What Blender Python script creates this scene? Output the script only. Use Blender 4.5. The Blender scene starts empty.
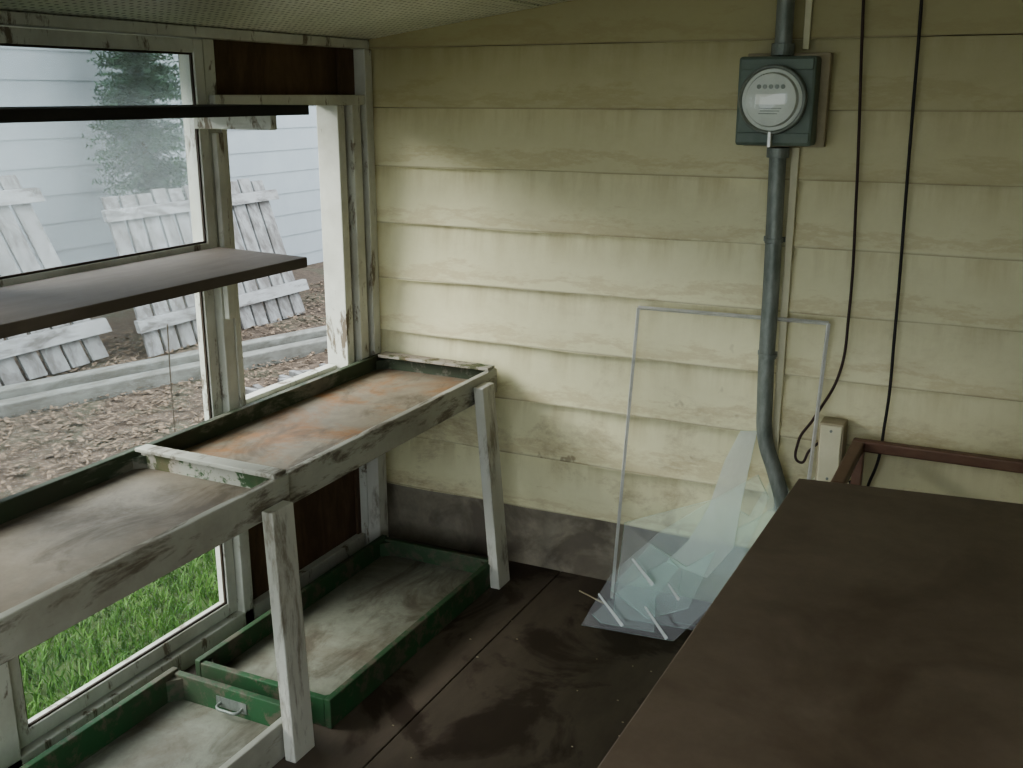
import bpy, bmesh, math, random
from mathutils import Vector, Matrix
random.seed(7)
S=bpy.context.scene
COL=S.collection

# ---------------------------------------------------------------- materials
def newmat(name):
    m=bpy.data.materials.new(name); m.use_nodes=True
    nt=m.node_tree; b=nt.nodes['Principled BSDF']; return m,nt,b
def N(nt,t,**k):
    n=nt.nodes.new(t)
    for a,v in k.items(): setattr(n,a,v)
    return n
def coords(nt,scale=(1,1,1)):
    tc=N(nt,'ShaderNodeTexCoord'); mp=N(nt,'ShaderNodeMapping')
    mp.inputs['Scale'].default_value=scale
    nt.links.new(tc.outputs['Object'],mp.inputs['Vector']); return mp.outputs['Vector']
def noise(nt,vec,scale,detail=6,rough=.6,dist=0):
    n=N(nt,'ShaderNodeTexNoise'); n.inputs['Scale'].default_value=scale
    n.inputs['Detail'].default_value=detail; n.inputs['Roughness'].default_value=rough
    n.inputs['Distortion'].default_value=dist
    nt.links.new(vec,n.inputs['Vector']); return n.outputs['Fac']
def step(nt,fac,a,b,va=0,vb=1):
    r=N(nt,'ShaderNodeMapRange'); r.clamp=True
    r.inputs['From Min'].default_value=a; r.inputs['From Max'].default_value=b
    r.inputs['To Min'].default_value=va; r.inputs['To Max'].default_value=vb
    nt.links.new(fac,r.inputs['Value']); return r.outputs['Result']
def mix(nt,fac,c1,c2,blend='MIX'):
    m=N(nt,'ShaderNodeMix',data_type='RGBA',blend_type=blend)
    if isinstance(fac,(int,float)): m.inputs[0].default_value=fac
    else: nt.links.new(fac,m.inputs[0])
    for s,c in ((6,c1),(7,c2)):
        if isinstance(c,tuple): m.inputs[s].default_value=(*c[:3],1)
        else: nt.links.new(c,m.inputs[s])
    return m.outputs[2]
def mathn(nt,op,a,b):
    m=N(nt,'ShaderNodeMath',operation=op)
    for i,v in enumerate((a,b)):
        if isinstance(v,(int,float)): m.inputs[i].default_value=v
        else: nt.links.new(v,m.inputs[i])
    return m.outputs[0]
def bump(nt,b,h,strength=.3,dist=.01):
    n=N(nt,'ShaderNodeBump'); n.inputs['Strength'].default_value=strength; n.inputs['Distance'].default_value=dist
    nt.links.new(h,n.inputs['Height']); nt.links.new(n.outputs['Normal'],b.inputs['Normal'])

def weathered(name,paint,bare,dirt,stretch=(1,1,1),cover=.5,soft=.04,rough=.7,dirtamt=.6,fine=14):
    """peeling paint over bare wood with grime"""
    m,nt,b=newmat(name)
    v=coords(nt,stretch)
    n1=noise(nt,v,fine,8,.7,.3); n2=noise(nt,coords(nt),3.2,6,.65); n3=noise(nt,v,40,4,.6)
    peel=step(nt,n1,cover-soft,cover+soft)
    grain=mix(nt,n3,tuple(c*.6 for c in bare),bare)
    c=mix(nt,peel,mix(nt,n3,tuple(c*.85 for c in paint),paint),grain)
    d=step(nt,n2,.42,.72,0,dirtamt)
    c=mix(nt,d,c,dirt)
    nt.links.new(c,b.inputs['Base Color']); b.inputs['Roughness'].default_value=rough
    bump(nt,b,n1,.3,.003)
    return m

M={}
M['white']=weathered('peeling_white_paint',(.62,.63,.56),(.22,.18,.13),(.24,.22,.16),(1,1,.35),.60,.03,dirtamt=.5)
M['white_y']=weathered('peeling_white_paint_bench',(.45,.45,.39),(.19,.165,.125),(.19,.165,.13),(1,.25,1),.57,.05,dirtamt=.55,fine=18)
M['leg']=weathered('worn_white_leg',(.60,.60,.54),(.28,.25,.20),(.30,.27,.21),(1,1,.25),.60,.06,dirtamt=.35)
M['green']=weathered('worn_green_paint',(.028,.10,.038),(.14,.13,.09),(.055,.055,.037),(1,1,1),.54,.04,dirtamt=.8)
M['greenrim']=weathered('worn_green_rim',(.045,.065,.035),(.22,.215,.17),(.06,.05,.038),(1,.3,1),.56,.05,dirtamt=.7,fine=14)
M['greenwhite']=weathered('green_white_rim',(.42,.42,.36),(.06,.12,.05),(.20,.11,.075),(1,1,1),.53,.03,dirtamt=.8,fine=13)
M['darkwood']=weathered('dark_stained_wood',(.045,.030,.020),(.08,.055,.035),(.02,.015,.012),(1,.3,1),.55,.1)
M['brownboard']=weathered('brown_board',(.10,.06,.034),(.18,.11,.065),(.05,.035,.022),(1,1,.3),.50,.08)
M['chair']=weathered('redbrown_wood',(.15,.075,.05),(.22,.13,.085),(.06,.04,.03),(.3,.3,1),.6,.1,rough=.4)
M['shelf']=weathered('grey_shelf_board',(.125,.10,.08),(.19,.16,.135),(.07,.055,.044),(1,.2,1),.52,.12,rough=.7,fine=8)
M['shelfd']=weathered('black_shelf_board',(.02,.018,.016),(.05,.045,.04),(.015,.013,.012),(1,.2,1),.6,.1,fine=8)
M['fence']=weathered('fence_paint',(.28,.285,.28),(.15,.14,.13),(.13,.12,.11),(1,1,.22),.50,.09,dirtamt=.6,fine=11)
M['fencerail']=weathered('fence_rail_paint',(.30,.305,.30),(.13,.12,.11),(.13,.12,.11),(1,.22,1),.54,.07,dirtamt=.5,fine=11)
M['curb']=weathered('curb_timber',(.25,.255,.23),(.18,.175,.15),(.13,.125,.11),(1,.3,1),.5,.08)

def traymat(name,base,rust,amt,dk=.65,t=(.45,.64)):
    m,nt,b=newmat(name)
    v=coords(nt); n1=noise(nt,v,3.0,7,.7,.6); n2=noise(nt,v,22,6,.7); n3=noise(nt,coords(nt,(1,.5,1)),6,6,.7,.8)
    c=mix(nt,n2,tuple(x*.6 for x in base),tuple(min(1,x*1.25) for x in base))
    c=mix(nt,step(nt,n1,t[0],t[1],0,amt),c,rust)
    c=mix(nt,step(nt,n3,.50,.64,0,dk),c,(.075,.058,.042))
    nt.links.new(c,b.inputs['Base Color']); b.inputs['Roughness'].default_value=.6
    b.inputs['Specular IOR Level'].default_value=.3
    bump(nt,b,n2,.2,.004); return m
M['tray']=traymat('tray_bottom_rusty',(.23,.20,.15),(.25,.12,.045),.85,.75,t=(.47,.62))
M['tray2']=traymat('tray_bottom_grey',(.23,.205,.165),(.17,.13,.09),.6)
M['tray3']=traymat('tray_bottom_floor',(.23,.235,.19),(.13,.11,.08),.7)

def siding():
    m,nt,b=newmat('cream_lap_siding')
    v=coords(nt)
    geo=N(nt,'ShaderNodeSeparateXYZ'); nt.links.new(v,geo.inputs[0])
    X,Z=geo.outputs['X'],geo.outputs['Z']
    big=noise(nt,coords(nt,(1,1,1.6)),1.3,5,.6,.5)
    streak=noise(nt,coords(nt,(6,1,.8)),2.0,6,.65,.2)
    fine=noise(nt,v,30,6,.7)
    spots=noise(nt,coords(nt,(1.1,1,4.0)),2.4,9,.75,.1)
    blot=noise(nt,coords(nt,(1,1,1.8)),3.1,9,.78,.3)
    c=mix(nt,fine,(.66,.63,.41),(.74,.71,.49))
    row=mathn(nt,'DIVIDE',mathn(nt,'SUBTRACT',Z,.22),.191)
    fr=mathn(nt,'FRACT',row,0); idx=mathn(nt,'FLOOR',row,0)
    s1=mathn(nt,'MULTIPLY',step(nt,streak,.44,.64),step(nt,fr,.40,1.0))
    c=mix(nt,mathn(nt,'MULTIPLY',s1,.5),c,(.40,.34,.18))
    edge=mathn(nt,'ADD',fr,mathn(nt,'MULTIPLY',mathn(nt,'SUBTRACT',spots,.5),2.2))
    tide=mathn(nt,'MULTIPLY',step(nt,edge,-.02,.12),step(nt,edge,.30,.16))
    c=mix(nt,mathn(nt,'MULTIPLY',tide,.32),c,(.42,.31,.16))
    s1b=mathn(nt,'MULTIPLY',step(nt,spots,.53,.72),step(nt,fr,.40,.02))
    c=mix(nt,mathn(nt,'MULTIPLY',s1b,.65),c,(.36,.26,.14))
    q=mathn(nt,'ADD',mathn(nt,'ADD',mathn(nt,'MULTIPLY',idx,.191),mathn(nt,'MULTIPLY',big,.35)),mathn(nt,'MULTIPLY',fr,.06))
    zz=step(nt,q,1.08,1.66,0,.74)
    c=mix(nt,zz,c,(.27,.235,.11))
    xx=step(nt,mathn(nt,'ADD',X,mathn(nt,'MULTIPLY',big,.5)),1.5,2.7,0,.4)
    c=mix(nt,xx,c,(.36,.32,.17))
    # dirt scuffs: strongest on the lower boards
    low=mathn(nt,'MULTIPLY',step(nt,Z,1.0,.22,.12,1),step(nt,blot,.52,.66))
    c=mix(nt,mathn(nt,'MULTIPLY',low,.65),c,(.28,.20,.12))
    dots=mathn(nt,'MULTIPLY',step(nt,noise(nt,v,13,3,.5),.68,.72),step(nt,Z,1.1,.3))
    c=mix(nt,mathn(nt,'MULTIPLY',dots,.7),c,(.20,.14,.09))
    seam=step(nt,fr,.035,.0,0,.6)
    c=mix(nt,seam,c,(.17,.135,.08))
    nt.links.new(c,b.inputs['Base Color']); b.inputs['Roughness'].default_value=.6
    bump(nt,b,mathn(nt,'ADD',mathn(nt,'MULTIPLY',fine,.15),big),.2,.03); return m
M['siding']=siding()

def simple2(name,c1,c2,scale,rough=.8,stretch=(1,1,1),bstr=.3,c3=None,s3=2,t3=(.5,.62),a3=.8):
    m,nt,b=newmat(name); v=coords(nt,stretch)
    n=noise(nt,v,scale,8,.7); c=mix(nt,step(nt,n,.3,.7),c1,c2)
    if c3:
        n3=noise(nt,coords(nt),s3,6,.6,.6); c=mix(nt,step(nt,n3,t3[0],t3[1],0,a3),c,c3)
    nt.links.new(c,b.inputs['Base Color']); b.inputs['Roughness'].default_value=rough
    bump(nt,b,n,bstr,.006); return m
M['concrete']=simple2('concrete',(.20,.18,.14),(.32,.285,.225),12,.9,c3=(.13,.11,.085),s3=4)
M['floor']=simple2('floor_boards',(.082,.064,.050),(.14,.112,.088),7,.6,(1,.35,1),.15,(.035,.021,.015),2.6,(.53,.59),.8)
M['table']=simple2('table_hardboard',(.125,.093,.070),(.185,.145,.113),6,.5,(1,1,1),.06,(.085,.058,.042),2.4,(.47,.66),.8)
M['tableedge']=simple2('table_edge',(.04,.03,.025),(.07,.05,.04),8)
M['chips']=simple2('bark_mulch_ground',(.05,.036,.024),(.15,.11,.08),22,.95,bstr=.9,c3=(.09,.085,.055),s3=2)
M['soil']=simple2('garden_soil',(.07,.09,.04),(.13,.14,.07),10,.95)
M['grassg']=simple2('grass_soil',(.04,.07,.015),(.07,.11,.03),20,.95)
M['steel']=simple2('galvanised_conduit',(.12,.14,.125),(.31,.33,.30),9,.45,(3,3,1),bstr=.1)
M['steel'].node_tree.nodes['Principled BSDF'].inputs['Metallic'].default_value=.3
M['box']=simple2('grey_metal_box',(.10,.135,.11),(.16,.20,.165),9,.5,bstr=.08)
M['alu']=simple2('aluminium_frame',(.52,.52,.49),(.68,.68,.65),20,.35,bstr=.05)
M['alu'].node_tree.nodes['Principled BSDF'].inputs['Metallic'].default_value=.3
M['cable']=simple2('black_cable',(.012,.010,.010),(.025,.02,.018),10,.6)
M['cable2']=simple2('brown_cable',(.035,.018,.014),(.05,.025,.02),10,.6)
M['cream']=simple2('cream_trim',(.55,.52,.36),(.64,.61,.45),9,.6)
M['tan']=simple2('tan_board',(.32,.28,.19),(.44,.38,.27),9,.7)
M['face']=simple2('meter_face',(.60,.62,.59),(.72,.74,.70),9,.5)
M['label']=simple2('meter_label',(.85,.85,.8),(.9,.9,.86),9,.5)
M['glint']=simple2('painted_glint',(.60,.65,.62),(.74,.78,.75),9,.5)  # pale colour standing in for window reflections on the glass
M['bark']=simple2('tree_bark',(.06,.045,.03),(.1,.08,.06),9,.9)
M['neighbor']=simple2('neighbour_siding',(.31,.345,.365),(.35,.385,.40),3,.7,bstr=.05)
M['inner']=simple2('interior_paint',(.34,.32,.23),(.42,.40,.28),4,.8)
m,nt,b=newmat('embossed_ceiling_sheet'); v=coords(nt,(1,1,0))
vo=N(nt,'ShaderNodeTexVoronoi'); vo.inputs['Scale'].default_value=42; vo.inputs['Randomness'].default_value=.15
nt.links.new(v,vo.inputs['Vector'])
n=noise(nt,v,2.2,5,.6)
c=mix(nt,step(nt,n,.35,.7),(.82,.84,.76),(.60,.62,.52)); c=mix(nt,step(nt,vo.outputs['Distance'],.15,.28),(.20,.20,.17),c)
nt.links.new(c,b.inputs['Base Color']); b.inputs['Roughness'].default_value=.4
bump(nt,b,vo.outputs['Distance'],.6,.006); M['ceiling']=m
def glassmat(name,tint,fog=0,fogcol=(.7,.78,.8),gl=.5,graded=False,scale=1):
    m=bpy.data.materials.new(name); m.use_nodes=True; nt=m.node_tree
    for x in list(nt.nodes): nt.nodes.remove(x)
    out=N(nt,'ShaderNodeOutputMaterial'); tr=N(nt,'ShaderNodeBsdfTransparent'); tr.inputs[0].default_value=(*tint,1)
    g=N(nt,'ShaderNodeBsdfGlossy'); g.inputs['Roughness'].default_value=.02
    ge=N(nt,'ShaderNodeNewGeometry'); dt=N(nt,'ShaderNodeVectorMath',operation='DOT_PRODUCT')
    nt.links.new(ge.outputs['Incoming'],dt.inputs[0]); nt.links.new(ge.outputs['Normal'],dt.inputs[1])
    ab=mathn(nt,'ABSOLUTE',dt.outputs['Value'],0)
    sch=mathn(nt,'ADD',mathn(nt,'MULTIPLY',mathn(nt,'POWER',mathn(nt,'SUBTRACT',1.0,ab),5.0),.96),.04)
    mx=N(nt,'ShaderNodeMixShader'); nt.links.new(mathn(nt,'MULTIPLY',sch,gl*2),mx.inputs[0])
    base=tr
    if graded:
        rf=N(nt,'ShaderNodeBsdfRefraction'); rf.inputs['IOR'].default_value=1.001; rf.inputs['Roughness'].default_value=.25; rf.inputs['Color'].default_value=(*tint,1)
        n0=noise(nt,coords(nt),3.0,6,.65,.5)
        sp0=N(nt,'ShaderNodeSeparateXYZ'); nt.links.new(coords(nt),sp0.inputs[0])
        bf=mathn(nt,'ADD',sp0.outputs['Y'],mathn(nt,'MULTIPLY',n0,.8))
        bf=step(nt,bf,-1.05,-.72,.10,.75)
        mb=N(nt,'ShaderNodeMixShader'); nt.links.new(bf,mb.inputs[0]); nt.links.new(tr.outputs[0],mb.inputs[1]); nt.links.new(rf.outputs[0],mb.inputs[2]); base=mb
    nt.links.new(base.outputs[0],mx.inputs[1]); nt.links.new(g.outputs[0],mx.inputs[2])
    last=mx
    if fog:
        d=N(nt,'ShaderNodeBsdfTranslucent'); d.inputs[0].default_value=(*fogcol,1)
        d2=N(nt,'ShaderNodeBsdfDiffuse'); d2.inputs[0].default_value=(*fogcol,1)
        dm=N(nt,'ShaderNodeMixShader'); dm.inputs[0].default_value=.25 if scale==1 else .6
        nt.links.new(d.outputs[0],dm.inputs[1]); nt.links.new(d2.outputs[0],dm.inputs[2])
        n1=noise(nt,coords(nt),2.5*scale,6,.6,.4)
        f=step(nt,n1,.3,.7,fog*.7,fog)
        if graded:
            sp=N(nt,'ShaderNodeSeparateXYZ'); nt.links.new(coords(nt),sp.inputs[0])
            f=mathn(nt,'MULTIPLY',f,step(nt,mathn(nt,'ADD',sp.outputs['Z'],mathn(nt,'MULTIPLY',n1,.25)),1.30,1.60,.45,1.2))
        m2=N(nt,'ShaderNodeMixShader'); nt.links.new(f,m2.inputs[0]); nt.links.new(mx.outputs[0],m2.inputs[1]); nt.links.new(dm.outputs[0],m2.inputs[2]); last=m2
    nt.links.new(last.outputs[0],out.inputs['Surface']); return m
M['glass']=glassmat('window_glass',(.97,.99,.98),.02)
M['fog']=glassmat('fogged_window_glass',(.96,.98,.98),.22,graded=True)
M['shard']=glassmat('green_sheet_glass',(.88,.94,.91),0,gl=.36)
M['shardm']=glassmat('dusty_sheet_glass',(.82,.92,.88),.07,(.75,.87,.83),.35,scale=3)
M['shardw']=glassmat('frosted_glass_shard',(.85,.9,.9),.72,(.86,.90,.86),.4,scale=2)
M['dome']=glassmat('meter_glass',(.97,.98,.97),.02)
M['edge']=simple2('glass_edge',(.40,.55,.47),(.55,.70,.62),20,.2)
m,nt,b=newmat('grass_blades')
oi=N(nt,'ShaderNodeTexNoise'); nt.links.new(coords(nt),oi.inputs['Vector']); oi.inputs['Scale'].default_value=7
c=mix(nt,step(nt,oi.outputs['Fac'],.3,.7),(.07,.17,.03),(.14,.28,.055)); nt.links.new(c,b.inputs['Base Color']); b.inputs['Roughness'].default_value=.75; M['blade']=m
m,nt,b=newmat('conifer_needles')
c=mix(nt,noise(nt,coords(nt),6),(.022,.055,.032),(.05,.115,.055)); nt.links.new(c,b.inputs['Base Color']); M['needle']=m
m,nt,b=newmat('wood_chip')
c=mix(nt,step(nt,noise(nt,coords(nt),60,2),.35,.65),(.055,.038,.025),(.27,.20,.14)); nt.links.new(c,b.inputs['Base Color']); b.inputs['Roughness'].default_value=.95; M['chip']=m

# ---------------------------------------------------------------- geometry helpers
def finish(bm,name,mat,parent=None,bev=0,smooth=False):
    bmesh.ops.recalc_face_normals(bm,faces=bm.faces)
    me=bpy.data.meshes.new(name); bm.to_mesh(me); bm.free()
    o=bpy.data.objects.new(name,me); COL.objects.link(o)
    mats=mat if isinstance(mat,list) else [mat]
    for q in mats: me.materials.append(M[q])
    if smooth:
        for p in me.polygons: p.use_smooth=True
    if parent: o.parent=parent
    if bev:
        md=o.modifiers.new('bevel','BEVEL'); md.width=bev; md.segments=2; md.limit_method='ANGLE'
    return o
def abox(bm,a,b,mi=0,jit=0):
    vs=[]
    for x in (a[0],b[0]):
        for y in (a[1],b[1]):
            for z in (a[2],b[2]): vs.append(bm.verts.new((x+random.uniform(-jit,jit),y+random.uniform(-jit,jit),z+random.uniform(-jit,jit))))
    for f in ((0,1,3,2),(4,6,7,5),(0,4,5,1),(2,3,7,6),(0,2,6,4),(1,5,7,3)):
        fc=bm.faces.new([vs[i] for i in f]); fc.material_index=mi
def box(name,a,b,mat,parent=None,bev=.003,jit=0):
    bm=bmesh.new(); abox(bm,a,b,0,jit); return finish(bm,name,mat,parent,bev)
def hexa(bm,pts,mi=0):
    v=[bm.verts.new(p) for p in pts]
    for f in ((0,1,2,3),(4,7,6,5),(0,4,5,1),(1,5,6,2),(2,6,7,3),(3,7,4,0)):
        fc=bm.faces.new([v[i] for i in f]); fc.material_index=mi
def post(bm,p0,p1,w,d,w1=None,d1=None,mi=0):
    w1=w1 or w; d1=d1 or d
    pts=[]
    for p,ww,dd in ((p0,w,d),(p1,w1,d1)):
        for sx,sy in ((-1,-1),(1,-1),(1,1),(-1,1)): pts.append((p[0]+sx*ww/2,p[1]+sy*dd/2,p[2]))
    hexa(bm,pts,mi)
def empty(name,loc=(0,0,0)):
    e=bpy.data.objects.new(name,None); COL.objects.link(e); e.empty_display_size=.1; return e
def prism(bm,poly,off,mi=0,si=None):
    a=[bm.verts.new(p) for p in poly]; b=[bm.verts.new(Vector(p)+Vector(off)) for p in poly]
    n=len(poly); f=bm.faces.new(a); f.material_index=mi; f=bm.faces.new(b[::-1]); f.material_index=mi
    for i in range(n):
        f=bm.faces.new((a[i],b[i],b[(i+1)%n],a[(i+1)%n])); f.material_index=mi if si is None else si
def cyl(bm,p0,p1,r,seg=24,r1=None,mi=0):
    p0=Vector(p0);p1=Vector(p1);d=(p1-p0)
    q=d.to_track_quat('Z','Y').to_matrix().to_4x4(); q.translation=(p0+p1)/2
    res=bmesh.ops.create_cone(bm,cap_ends=True,segments=seg,radius1=r,radius2=r if r1 is None else r1,depth=d.length,matrix=q)
    for v in res['verts']:
        for f in v.link_faces: f.material_index=mi
def tube(name,pts,r,mat,parent=None,res=8):
    cu=bpy.data.curves.new(name,'CURVE'); cu.dimensions='3D'; cu.bevel_depth=r; cu.bevel_resolution=4; cu.use_fill_caps=True
    sp=cu.splines.new('BEZIER'); sp.bezier_points.add(len(pts)-1); sp.resolution_u=res
    for bp,p in zip(sp.bezier_points,pts):
        bp.co=p; bp.handle_left_type=bp.handle_right_type='AUTO'
    o=bpy.data.objects.new(name,cu); COL.objects.link(o); cu.materials.append(M[mat])
    bpy.context.view_layer.update()
    me=bpy.data.meshes.new_from_object(o.evaluated_get(bpy.context.evaluated_depsgraph_get()))
    bpy.data.objects.remove(o)
    o2=bpy.data.objects.new(name,me); COL.objects.link(o2)
    for p in me.polygons: p.use_smooth=True
    if not me.materials: me.materials.append(M[mat])
    if parent: o2.parent=parent
    return o2

RX=3.0; NY=-3.75      # room extents
def cz(x): return 1.775+.135*x
# ---------------------------------------------------------------- room shell
wb=empty('wall_back')
bm=bmesh.new(); z=.22; x0,x1=-.06,RX+.1
while z<2.35:
    z1=z+.191
    nseg=62; prev=None
    for i in range(nseg+1):
        x=x0+(x1-x0)*i/nseg; wv=.0014*math.sin(x*5+z*17)+.0010*math.sin(x*13+z*41)
        cur=[bm.verts.new(p) for p in ((x,-.013+wv,z+wv),(x,.012,z1),(x,.05,z1),(x,.05,z))]
        if prev:
            for k in range(4): bm.faces.new((prev[k],cur[k],cur[(k+1)%4],prev[(k+1)%4]))
        else: bm.faces.new(cur)
        prev=cur
    bm.faces.new(prev[::-1]); z=z1
finish(bm,'lap_siding','siding',wb)
box('backing',(-.09,.05,-.1),(RX+.1,.12,2.45),'inner',wb,0)
box('concrete_footing',(-.06,.003,-.1),(RX+.1,.05,.23),'concrete',wb,0)
fl=empty('floor')
bm=bmesh.new()
xs=[.0,.72,1.30,1.95,2.55,3.0]
for i in range(len(xs)-1):
    abox(bm,(xs[i]+.002,NY,-.04),(xs[i+1]-.002,.003,0))
finish(bm,'floor_sheets','floor',fl,.002)
box('subfloor',(-.09,NY,-.1),(RX,.003,-.041),'tableedge',fl,0)
bm=bmesh.new()
hexa(bm,[(-.35,NY,cz(-.35)),(RX+.1,NY,cz(RX+.1)),(RX+.1,0.0,cz(RX+.1)),(-.35,0.0,cz(-.35)),
         (-.35,NY,cz(-.35)+.05),(RX+.1,NY,cz(RX+.1)+.05),(RX+.1,0.0,cz(RX+.1)+.05),(-.35,0.0,cz(-.35)+.05)])
finish(bm,'ceiling','ceiling')
for i,xx in enumerate((.62,1.84)):
    bm=bmesh.new(); hexa(bm,[(xx-.02,NY,cz(xx-.02)-.004),(xx+.02,NY,cz(xx+.02)-.004),(xx+.02,-.02,cz(xx+.02)-.004),(xx-.02,-.02,cz(xx-.02)-.004),
     (xx-.02,NY,cz(xx-.02)),(xx+.02,NY,cz(xx+.02)),(xx+.02,-.02,cz(xx+.02)),(xx-.02,-.02,cz(xx-.02))])
    finish(bm,'trim_ceiling_%d'%(i+1),'ceiling')
box('wall_right',(RX,NY,-.1),(RX+.1,.0,2.19),'inner',None,0)
wf=empty('wall_front')
box('post_left',(.0,NY,0),(.09,NY+.08,1.76),'white',wf)
box('panel_right',(2.55,NY,0),(RX,NY+.08,2.11),'inner',wf,0)

# left wall framing
wl=empty('wall_left')
box('corner_post',(-.09,-.058,0),(.022,-.016,1.745),'white',wl)
box('jamb_trim',(-.09,-.125,0.0),(.012,-.078,1.57),'white',wl)
box('window_jamb',(-.09,-.185,.685),(-.005,-.145,1.567),'white',wl)
box('gap_board',(-.085,-.144,.0),(-.02,-.06,1.744),'brownboard',wl,0)
box('mid_post',(-.09,-.80,0),(.0,-.755,1.745),'white',wl)
box('near_post',(-.09,-1.70,0),(.0,-1.62,1.745),'white',wl)
box('far_near_post',(-.09,-3.3,0),(.0,-3.22,1.745),'white',wl)
box('end_near_post',(-.09,NY,0),(.0,NY+.08,1.745),'white',wl)
box('top_plate',(-.09,NY,1.746),(.015,-.016,1.774),'white',wl)
box('header_board',(-.06,-.755,1.60),(-.03,-.06,1.746),'brownboard',wl,0)
box('header_rail',(-.09,-.79,1.568),(.02,-.06,1.60),'white',wl)
box('bottom_plate',(-.09,NY,-.05),(.0,-.016,.055),'white',wl)
box('lower_board',(-.07,-.755,.05),(-.03,-.08,.66),'brownboard',wl,0)
box('lower_sill',(-.09,-.755,.655),(.012,-.13,.685),'white',wl)

def window(name,y0,y1,z0,z1,mat='glass',t=.035,x=-.045):
    e=empty(name); bm=bmesh.new()
    abox(bm,(x-.018,y0,z0),(x+.018,y0+t,z1)); abox(bm,(x-.018,y1-t,z0),(x+.018,y1,z1))
    abox(bm,(x-.018,y0+t,z0),(x+.018,y1-t,z0+t)); abox(bm,(x-.018,y0+t,z1-t),(x+.018,y1-t,z1))
    finish(bm,'sash','white',e,.002)
    bm=bmesh.new()
    for zz in (z0+t,z1-t-.005):
        abox(bm,(x+.005,y0+t,zz),(x+.012,y1-t,zz+.005))
    for yy in (y0+t,y1-t-.005):
        abox(bm,(x+.005,yy,z0+t+.005),(x+.012,yy+.005,z1-t-.005))
    finish(bm,'dark_glazing_bead','darkwood',e,0)
    bm=bmesh.new(); bm.faces.new([bm.verts.new(p) for p in ((x,y0+t,z0+t),(x,y1-t,z0+t),(x,y1-t,z1-t),(x,y0+t,z1-t))])
    finish(bm,'pane',mat,e,0)
    return e
window('window_1',-1.615,-.81,1.17,1.742,'fog',.035,x=-.01)
window('window_2',-1.615,-.805,.06,1.165,'glass',.04,x=-.04)
window('window_3',-3.215,-1.705,1.17,1.742,'fog',.035,x=-.01)
window('window_4',-3.215,-1.705,.06,1.165,'glass',.04,x=-.04)
bm=bmesh.new(); abox(bm,(-.03,-.753,.69),(.004,-.73,1.56)); abox(bm,(-.088,-.74,.685),(-.05,-.19,.70))
finish(bm,'window_stop','white',wl,.002)

# ---------------------------------------------------------------- shelves
def shelf(name,z,mat,x1,yend,th):
    e=empty(name); bm=bmesh.new()
    hexa(bm,[(.02,-3.1,z-th),(x1,-3.1,z-th),(x1,yend-.05,z-th),(.02,yend,z-th),(.02,-3.1,z),(x1,-3.1,z),(x1,yend-.05,z),(.02,yend,z)])
    finish(bm,'board',mat,e,.002)
    for i,y in enumerate((-2.95,-1.90)):
        bm=bmesh.new()
        abox(bm,(.001,y-.012,z-.16),(.022,y+.012,z-th)); abox(bm,(.022,y-.012,z-th-.018),(x1-.09,y+.012,z-th))
        finish(bm,'bracket_%d'%(i+1),'white',e,.001)
    return e
s1=shelf('wall_shelf',1.192,'shelf',.36,-.82,.026)
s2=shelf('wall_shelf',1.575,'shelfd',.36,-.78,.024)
box('shelf_cleat',(.001,-.86,1.512),(.26,-.835,1.551),'white',s2,.003)
box('window_catch',(.001,-.795,.98),(.02,-.765,1.50),'white',wl,.003)

# ---------------------------------------------------------------- tray benches
def tray(e,x0,x1,y0,y1,ztop,h,matf,matr,matb,t=.022,depth=.045):
    bm=bmesh.new()
    abox(bm,(x1-t,y0,ztop-h),(x1,y1,ztop)); finish(bm,'front_rail',matf,e,.003)
    bm=bmesh.new()
    abox(bm,(x0,y0,ztop-h),(x0+t,y1,ztop+.004))
    finish(bm,'back_rail',matr,e,.003)
    bm=bmesh.new()
    abox(bm,(x0+t,y0,ztop-h),(x1-t,y0+t,ztop-.002)); finish(bm,'near_end',matr,e,.003)
    bm=bmesh.new()
    abox(bm,(x0+t,y1-t,ztop-h),(x1-t,y1,ztop-.002)); finish(bm,'far_end',matr,e,.003)
    box('tray_bottom',(x0+t,y0+t,ztop-depth-.014),(x1-t,y1-t,ztop-depth),matb,e,0)
    bm=bmesh.new(); g=.06
    for cx,cy,sx,sy in ((x0+t,y0+t,1,1),(x1-t,y0+t,-1,1),(x0+t,y1-t,1,-1),(x1-t,y1-t,-1,-1)):
        prism(bm,[(cx,cy,ztop-depth),(cx+sx*g*.5,cy,ztop-depth),(cx,cy+sy*g*.5,ztop-depth)],(0,0,depth-.012))
    finish(bm,'gussets',matr,e,0)
b1=empty('tray_bench')
tray(b1,.02,.49,-1.165,-.03,.712,.085,'white_y','greenrim','tray')
bm=bmesh.new(); abox(bm,(.05,-.085,.713),(.485,-.035,.724),0,.001); finish(bm,'end_cap','greenwhite',b1,.002)
bm=bmesh.new(); post(bm,(.575,-.18,0),(.512,-.17,.69),.035,.082); finish(bm,'leg_1','leg',b1,.003)
bm=bmesh.new(); post(bm,(.045,-.11,0),(.045,-.11,.63),.05,.055); finish(bm,'leg_2','leg',b1,.003)
b2=empty('tray_bench')
tray(b2,.02,.50,-2.55,-1.172,.715,.085,'white_y','greenrim','tray2')
bm=bmesh.new(); abox(bm,(.05,-1.222,.716),(.495,-1.175,.729),0,.002); finish(bm,'end_cap','white_y',b2,.003)
bm=bmesh.new(); abox(bm,(.05,-1.2,.66),(.47,-1.196,.714),0,.001); finish(bm,'end_face','greenwhite',b2,0)
for i,(p0,p1) in enumerate((((.545,-1.25,0),(.518,-1.245,.66)),((.545,-2.48,0),(.518,-2.48,.66)),((.045,-2.50,0),(.045,-2.50,.63)))):
    bm=bmesh.new(); post(bm,p0,p1,.032,.082) ; finish(bm,'leg_%d'%(i+1),'leg',b2,.003)
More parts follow.
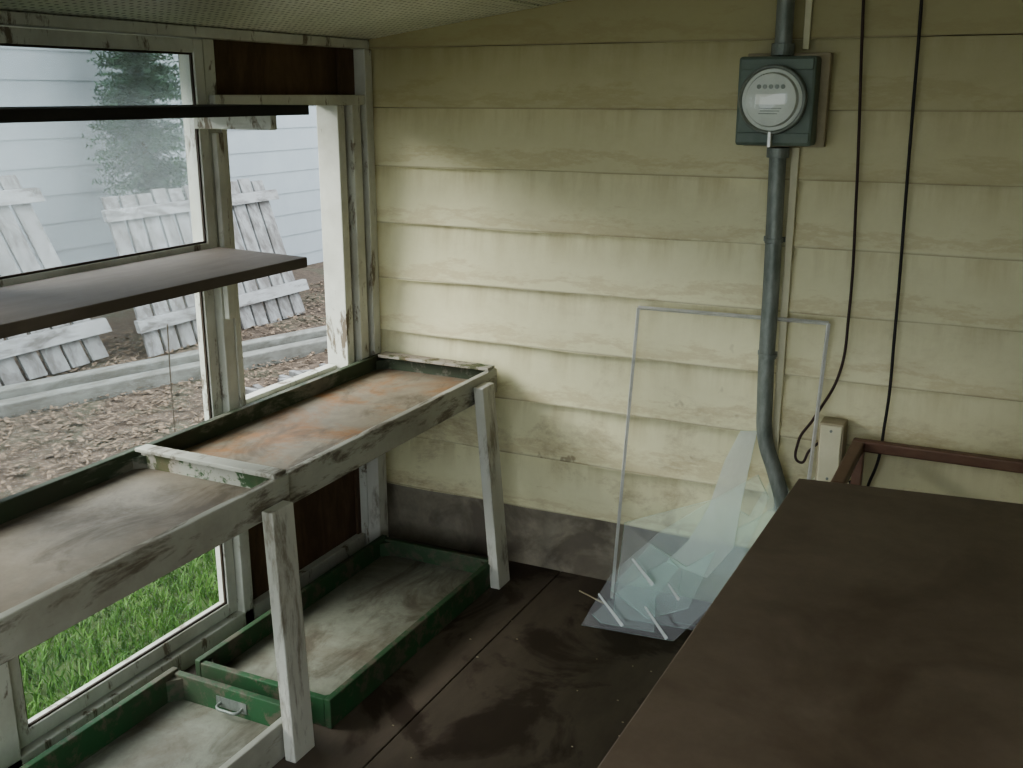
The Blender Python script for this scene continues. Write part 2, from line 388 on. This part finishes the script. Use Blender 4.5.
t1=empty('floor_tray'); tray(t1,.10,.555,-1.13,-.17,.085,.085,'green','green','tray3',.02,.06)
t2=empty('floor_tray'); tray(t2,.09,.52,-2.25,-1.20,.10,.10,'white_y','green','tray3',.02,.075)
tube('handle',[(.27,-1.222,.052),(.27,-1.238,.050),(.305,-1.245,.049),(.34,-1.238,.050),(.34,-1.222,.052)],.004,'steel',t2)
box('handle_plate',(.255,-1.2225,.04),(.355,-1.220,.07),'steel',t2,0)

# ---------------------------------------------------------------- work table (foreground)
tb=empty('work_table')
bm=bmesh.new()
top=[(1.632,-.757),(2.80,-.628),(2.83,-2.42),(1.60,-2.42)]
hexa(bm,[(x,y,.725) for x,y in top]+[(x,y,.75) for x,y in top]); finish(bm,'tabletop','table',tb,.003)
bm=bmesh.new()
inn=[(1.68,-.81),(2.75,-.69),(2.77,-2.36),(1.66,-2.36)]
for (x,y) in inn: post(bm,(x,y,0),(x,y,.725),.06,.06)
finish(bm,'legs','darkwood',tb,.003)
bm=bmesh.new()
for i in range(4):
    (xa,ya),(xb,yb)=inn[i],inn[(i+1)%4]
    a=Vector((xa,ya,0));b=Vector((xb,yb,0)); d=(b-a).normalized(); n=Vector((-d.y,d.x,0))*.011
    a+=d*.03;b-=d*.03
    P=[a-n,b-n,b+n,a+n]; hexa(bm,[(p.x,p.y,.64) for p in P]+[(p.x,p.y,.724) for p in P])
finish(bm,'apron','darkwood',tb,.002)

# ---------------------------------------------------------------- wooden frame stand behind the table
ws=empty('wooden_stand_frame')
bm=bmesh.new()
abox(bm,(1.66,-.095,.615),(2.20,-.065,.648)); abox(bm,(1.66,-.50,.615),(2.20,-.46,.648))
abox(bm,(1.66,-.46,.618),(1.695,-.095,.646)); abox(bm,(2.165,-.46,.618),(2.20,-.095,.646))
finish(bm,'top_rails','chair',ws,.005)
bm=bmesh.new()
for x in (1.68,2.18):
    for y in (-.08,-.48): post(bm,(x,y,0),(x,y,.615),.025,.025,.030,.030)
abox(bm,(1.69,-.09,.20),(2.17,-.07,.235)); abox(bm,(1.69,-.49,.20),(2.17,-.47,.235))
finish(bm,'legs','chair',ws,.003)
bm=bmesh.new(); abox(bm,(2.17,-.095,.648),(2.20,-.06,.70)); finish(bm,'corner_block','chair',ws,.003)

# ---------------------------------------------------------------- electric meter
em=empty('electric_meter')
box('backboard',(1.285,-.05,1.46),(1.510,-.014,1.71),'tan',em,.003)
box('socket_box',(1.28,-.125,1.465),(1.488,-.05,1.70),'box',em,.008)
bm=bmesh.new(); abox(bm,(1.286,-.131,1.472),(1.482,-.125,1.50)); abox(bm,(1.286,-.131,1.665),(1.482,-.125,1.694)); finish(bm,'box_lip','box',em,.002)
mc=Vector((1.382,0,1.587))
bm=bmesh.new(); cyl(bm,(mc.x,-.125,mc.z),(mc.x,-.150,mc.z),.090,48); finish(bm,'ring','steel',em,.004)
bm=bmesh.new(); cyl(bm,(mc.x,-.150,mc.z),(mc.x,-.153,mc.z),.083,48); cyl(bm,(mc.x,-.153,mc.z),(mc.x,-.170,mc.z),.072,48,.068); finish(bm,'dial_body','face',em,.001)
bm=bmesh.new()
abox(bm,(mc.x-.04,-.1725,1.575),(mc.x+.04,-.170,1.602)); finish(bm,'register_plate','label',em,0)
bm=bmesh.new()
for i in range(5): cyl(bm,(mc.x-.032+i*.016,-.1725,1.621),(mc.x-.032+i*.016,-.1735,1.621),.006,16)
for i,zz in enumerate((1.565,1.558,1.551)): abox(bm,(mc.x-.03+.004*(i%2),-.1712,zz-.001),(mc.x+.03-.005*i,-.170,zz+.001))
finish(bm,'dial_marks','steel',em,0)
bm=bmesh.new()
prof=[(.084,0),(.083,.03),(.077,.048),(.064,.058),(.045,.062),(.0001,.063)]
seg=48; rings=[]
for r,h in prof: rings.append([bm.verts.new((mc.x+r*math.cos(2*math.pi*k/seg),-.150-h,mc.z+r*math.sin(2*math.pi*k/seg))) for k in range(seg)])
for a,b in zip(rings,rings[1:]):
    for k in range(seg): bm.faces.new((a[k],a[(k+1)%seg],b[(k+1)%seg],b[k]))
finish(bm,'glass_dome','dome',em,0,True)
bm=bmesh.new(); R=.086; r=.005
tor=[]
for k in range(48):
    a=2*math.pi*k/48
    tor.append([bm.verts.new((mc.x+(R+r*math.cos(t))*math.cos(a),-.153+r*math.sin(t),mc.z+(R+r*math.cos(t))*math.sin(a))) for t in [2*math.pi*j/10 for j in range(10)]])
for k in range(48):
    for j in range(10): bm.faces.new((tor[k][j],tor[(k+1)%48][j],tor[(k+1)%48][(j+1)%10],tor[k][(j+1)%10]))
finish(bm,'clamp_ring','steel',em,0,True)
box('seal_tab',(mc.x-.005,-.158,1.462),(mc.x+.005,-.135,1.505),'alu',em,.002)

cd=empty('conduit_pipe')
tube('pipe_upper',[(1.385,-.07,cz(1.38)-.002),(1.385,-.07,1.85),(1.385,-.07,1.702)],.024,'steel',cd)
tube('pipe_lower',[(1.387,-.056,1.458),(1.392,-.053,1.1),(1.396,-.052,.72),(1.405,-.052,.60),(1.44,-.052,.50),(1.47,-.052,.40),(1.475,-.052,.25),(1.475,-.052,.001)],.024,'steel',cd,16)
bm=bmesh.new()
cyl(bm,(1.385,-.07,1.702),(1.385,-.07,1.735),.031); cyl(bm,(1.387,-.056,1.43),(1.387,-.056,1.458),.031)
finish(bm,'couplings','steel',cd,.002)
bm=bmesh.new()
for zz,xx in ((1.19,1.391),(.85,1.395)):
    cyl(bm,(xx,-.053,zz),(xx,-.053,zz+.015),.0262); abox(bm,(xx-.036,-.024,zz),(xx+.03,-.016,zz+.015))
finish(bm,'straps','steel',cd,.002)
box('trim_1',(1.418,-.026,.36),(1.440,-.010,1.458),'cream',None,.002)
box('trim_2',(1.428,-.026,1.72),(1.446,-.010,cz(1.43)-.01),'cream',None,.002)

c1=empty('hanging_cable'); tube('cable',[(1.575,-.03,cz(1.575)-.002),(1.58,-.03,1.84),(1.605,-.03,1.32),(1.612,-.03,1.0),(1.60,-.035,.82),(1.54,-.04,.68),(1.50,-.04,.60),(1.51,-.045,.54),(1.535,-.045,.58),(1.560,-.05,.61)],.0040,'cable2',c1,16)
c2=empty('hanging_cable'); tube('cable',[(1.72,-.03,cz(1.72)-.002),(1.725,-.03,1.84),(1.732,-.03,1.43),(1.74,-.03,.96),(1.738,-.03,.70),(1.715,-.03,.52),(1.68,-.03,.46),(1.655,-.03,.50)],.0042,'cable',c2,16)
jb=empty('junction_box')
box('box_body',(1.565,-.09,.50),(1.635,-.016,.685),'tan',jb,.004); box('box_cover',(1.57,-.096,.505),(1.63,-.09,.68),'cream',jb,.003)
bm=bmesh.new(); cyl(bm,(1.60,-.096,.665),(1.60,-.099,.665),.004,12); cyl(bm,(1.60,-.096,.52),(1.60,-.099,.52),.004,12); finish(bm,'screws','steel',jb)

# ---------------------------------------------------------------- aluminium screen frame
af=empty('aluminium_screen_frame')
bl=Vector((.952,-.115,.002)); br=Vector((1.530,-.115,.002)); tl=Vector((.982,-.029,.962)); tr=Vector((1.558,-.029,.966))
bm=bmesh.new()
for a,b in ((bl,tl),(tl,tr),(tr,br)):
    cyl(bm,a,b,.0068,4)
finish(bm,'frame_bars','alu',af,.001)

# ---------------------------------------------------------------- broken window glass stack
gs=empty('broken_glass_panes')
def sheet(name,pts,y0,k,mat,th=.004):
    bm=bmesh.new()
    a=[bm.verts.new((x,y0+k*z+(x-1.1)*.1,z)) for x,z in pts]; b=[bm.verts.new(v.co+Vector((0,th,0))) for v in a]
    bm.faces.new(a); n=len(a)
    for i in range(n):
        f=bm.faces.new((a[i],b[i],b[(i+1)%n],a[(i+1)%n])); f.material_index=1
    return finish(bm,name,[mat,'edge'],gs)
sheet('sheet_1',[(.93,.0),(1.22,.0),(1.36,.17),(1.44,.44),(1.40,.50),(1.26,.40),(1.13,.30),(1.0,.16)],-.31,.36,'shard')
sheet('sheet_2',[(1.0,.0),(1.45,.0),(1.5,.30),(1.58,.52),(1.49,.44),(1.45,.52),(1.38,.36),(1.28,.40),(1.0,.29)],-.22,.28,'shard')
sheet('sheet_3',[(1.18,.0),(1.56,.0),(1.60,.33),(1.52,.46),(1.40,.35),(1.2,.22)],-.19,.22,'shard')
sheet('shard_white',[(1.15,.20),(1.21,.27),(1.26,.38),(1.29,.52),(1.325,.61),(1.375,.615),(1.355,.40),(1.35,.27),(1.28,.17)],-.245,.30,'shardw')
sheet('shard_white_low',[(.95,.02),(1.02,.10),(1.10,.17),(1.17,.22),(1.20,.20),(1.14,.10),(1.15,.0),(.98,.0)],-.275,.30,'shardm')
sheet('sheet_small',[(.99,.10),(1.10,.25),(1.22,.20),(1.30,.26),(1.24,.08),(1.12,.03)],-.262,.30,'shardm')
def strip(name,a,b,w):  # thin pale strip laid on the front sheet as a painted window reflection
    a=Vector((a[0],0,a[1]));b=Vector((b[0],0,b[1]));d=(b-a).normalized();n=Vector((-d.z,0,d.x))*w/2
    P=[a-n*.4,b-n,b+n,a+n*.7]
    bm=bmesh.new(); prism(bm,[(p.x,-.3125+.36*p.z+(p.x-1.1)*.1,p.z) for p in P],(0,.0012,0)); finish(bm,name,'glint',gs)
strip('glint_1',(1.06,.215),(1.135,.15),.011); strip('glint_2',(.97,.10),(1.06,.02),.010)
strip('glint_3',(1.12,.085),(1.20,.005),.010); strip('glint_4',(1.18,.16),(1.22,.12),.009)

db=empty('floor_debris')
bm=bmesh.new()
for i in range(40):
    x=random.uniform(.62,1.55);y=random.uniform(-2.2,-.35);s=random.uniform(.0015,.004)
    abox(bm,(x-s,y-s*.6,0),(x+s,y+s*.6,.002),0,.0008)
cyl(bm,(.84,-.12,.006),(.95,-.17,.006),.003,8)
finish(bm,'crumbs','tan',db)

# ---------------------------------------------------------------- outside
def ground(name,x0,x1,y0,y1,mat,z,parent=None,nx=30,ny=60):
    bm=bmesh.new(); g=[[bm.verts.new((x0+(x1-x0)*i/nx,y0+(y1-y0)*j/ny,z+(random.uniform(-.012,.012)))) for j in range(ny+1)] for i in range(nx+1)]
    for i in range(nx):
        for j in range(ny): bm.faces.new((g[i][j],g[i+1][j],g[i+1][j+1],g[i][j+1]))
    return finish(bm,name,mat,parent,0,True)
gm=empty('ground_mulch'); gl=empty('ground_lawn')
ground('soil',-4.4,-.95,-10,14,'chips',-.03,gm)
ground('lawn_soil',-1.15,-.1,-10,14,'grassg',-.015,gl)
ground('ground_yard',-.2,22,-24,-3.8,'soil',-.12); ground('ground_side',3.15,22,-3.8,14,'soil',-.12)
bm=bmesh.new()
for i in range(14000):
    x=random.uniform(-3.6,-1.0);y=random.uniform(-.8,5.0);s=random.uniform(.006,.020);w=s*random.uniform(.3,.7);a=random.random()*6.28
    ca,sa=math.cos(a),math.sin(a); z=-.015+random.uniform(0,.012); t=random.uniform(-.4,.4)
    v=[bm.verts.new((x+ca*u*s-sa*q*w,y+sa*u*s+ca*q*w,z+u*s*t)) for u,q in ((-1,-1),(1,-1),(1,1),(-1,1))]
    bm.faces.new(v)
finish(bm,'wood_chips','chip',gm)
bm=bmesh.new()
for i in range(25000):
    x=random.uniform(-1.3,-.12);y=random.uniform(-1.9,1.8);h=random.uniform(.02,.065);a=random.random()*6.28;w=.003
    if x<-.9 and random.random()<(-.9-x)/.4+.2: continue
    ca,sa=math.cos(a)*w,math.sin(a)*w; lx,ly=random.uniform(-.04,.04),random.uniform(-.04,.04)
    v=[bm.verts.new(p) for p in ((x-ca,y-sa,-.02),(x+ca,y+sa,-.02),(x+lx*.4+ca*.7,y+ly*.4+sa*.7,-.02+h*.6),(x+lx,y+ly,-.02+h),(x+lx*.4-ca*.7,y+ly*.4-sa*.7,-.02+h*.6))]
    bm.faces.new(v)
finish(bm,'grass','blade',gl)
bm=bmesh.new(); a=Vector((-3.2,-1.2));b=Vector((-1.84,3.0));d=(b-a).normalized();n=Vector((-d.y,d.x))*.05
for o in (0,.16):
    q=Vector((-d.y,d.x))*o
    P=[a-n+q,b-n+q,b+n+q,a+n+q]; hexa(bm,[(p.x,p.y,-.04) for p in P]+[(p.x,p.y,.055+(.0 if o==0 else .03)) for p in P])
finish(bm,'garden_edging_timber','curb',None,.008)
bm=bmesh.new()
for i in range(12):
    x=-1.62+random.gauss(0,.07);y=1.55+random.gauss(0,.22);l=random.uniform(.05,.14);a=random.uniform(-.6,.9);zz=.0+random.uniform(0,.03)
    dx,dy=math.cos(a)*l,math.sin(a)*l; nx,ny=-math.sin(a)*.018,math.cos(a)*.018
    P=[(x-dx-nx,y-dy-ny),(x+dx-nx,y+dy-ny),(x+dx+nx,y+dy+ny),(x-dx+nx,y-dy+ny)]
    hexa(bm,[(p[0],p[1],zz-.03) for p in P]+[(p[0],p[1],zz+.018) for p in P])
finish(bm,'scrap_wood_pile','fence',None,.004)
def fence(name,y0,y1,skew,h,xb,xt,zb,n,railz):
    e=empty(name); bm=bmesh.new(); w=(y1-y0)/n
    def P(u,s,dx):
        return (xb+(xt-xb)*s+dx, y0+u+skew*s, zb+h*s)
    for i in range(n):
        u=i*w+random.uniform(-.006,.006); ww=w*random.uniform(.80,.86); s1=1+random.uniform(-.015,.015); s0=random.uniform(-.01,.01); dx=random.uniform(-.006,.004)
        hexa(bm,[P(u,s0,dx),P(u+ww,s0,dx),P(u+ww,s0,dx-.02),P(u,s0,dx-.02),P(u,s1,dx),P(u+ww,s1,dx),P(u+ww,s1,dx-.02),P(u,s1,dx-.02)])
    finish(bm,'pickets','fence',e,.002)
    bm=bmesh.new()
    for s in railz:
        s2=s+.075
        hexa(bm,[P(-.05,s,.04),P(y1-y0+.05,s,.04),P(y1-y0+.05,s,.005),P(-.05,s,.005),P(-.05,s2,.04),P(y1-y0+.05,s2,.04),P(y1-y0+.05,s2,.005),P(-.05,s2,.005)])
    finish(bm,'rails','fencerail',e,.003)
fence('picket_fence_panel',1.75,3.42,.24,.98,-2.88,-3.42,-.02,11,(.16,.84))
fence('picket_fence_panel',-.3,1.62,-.12,1.12,-3.05,-3.55,.0,12,(.14,.86))
nb=empty('neighbour_house')
bm=bmesh.new(); z=-.1
while z<2.9:
    prism(bm,[(x,-10,zz) for x,zz in ((-4.292,z),(-4.30,z+.2),(-4.36,z+.2),(-4.36,z))],(0,24,0)); z+=.2
finish(bm,'house_siding','neighbor',nb); box('house_core',(-7,-10,-.1),(-4.36,14,2.9),'neighbor',nb,0)
tr_=empty('conifer_tree'); bm=bmesh.new(); tx,ty=-3.86,2.85
cyl(bm,(tx,ty,-.05),(tx,ty,2.7),.04,10,.008); finish(bm,'trunk','bark',tr_)
bm=bmesh.new()
for i in range(900):
    z=random.uniform(.9,2.75); R=(.50*(1-z/3.1)+.10)*random.uniform(.7,1.1); a=random.random()*6.28
    d=Vector((math.cos(a),math.sin(a),random.uniform(-.35,.25))); 
    if tx+d.x*R<-4.2: R*=.6
    for k in range(14):
        t=k/14; p=Vector((tx,ty,z))+d*R*t; L=.065*(1-t*.5)
        for sgn in (-1,1):
            n=Vector((-d.y,d.x,random.uniform(-.5,.5)))*sgn; q=p+n*L+d*L*.6+Vector((0,0,random.uniform(-.03,.03)))
            v=[bm.verts.new(c) for c in (p,p+d*.02,q)]; bm.faces.new(v)
finish(bm,'foliage','needle',tr_)
tw=empty('garden_stem'); tube('stem',[(-1.35,.35,-.03),(-1.36,.36,.3),(-1.33,.34,.62)],.003,'bark',tw)

# ---------------------------------------------------------------- light
w=bpy.data.worlds.new('overcast_sky'); S.world=w; w.use_nodes=True
bg=w.node_tree.nodes['Background']; bg.inputs[0].default_value=(.87,.94,1,1); bg.inputs[1].default_value=3.4
L=bpy.data.lights.new('overcast_sun','SUN'); L.energy=9.0; L.angle=math.radians(55); L.color=(1,1,.95)
lo=bpy.data.objects.new('overcast_sun',L); COL.objects.link(lo)
lo.rotation_euler=Vector((1.0,.65,-.66)).to_track_quat('-Z','Y').to_euler()
try: S.view_settings.look='AgX - Medium High Contrast'
except Exception as ex: print(ex)

# ---------------------------------------------------------------- camera
psi=math.radians(25.9); p=math.radians(15.4)
F=Vector((-math.sin(psi)*math.cos(p),math.cos(psi)*math.cos(p),-math.sin(p)))
Rr=Vector((math.cos(psi),math.sin(psi),0)); U=Rr.cross(F)
mat=Matrix((Rr,U,-F)).transposed().to_4x4(); mat.translation=(2.03,-3.09,1.6)
cam=bpy.data.cameras.new('camera'); cam.sensor_width=36; cam.lens=36*1050/1023; cam.clip_start=.05
co=bpy.data.objects.new('camera',cam); COL.objects.link(co); co.matrix_world=mat; S.camera=co
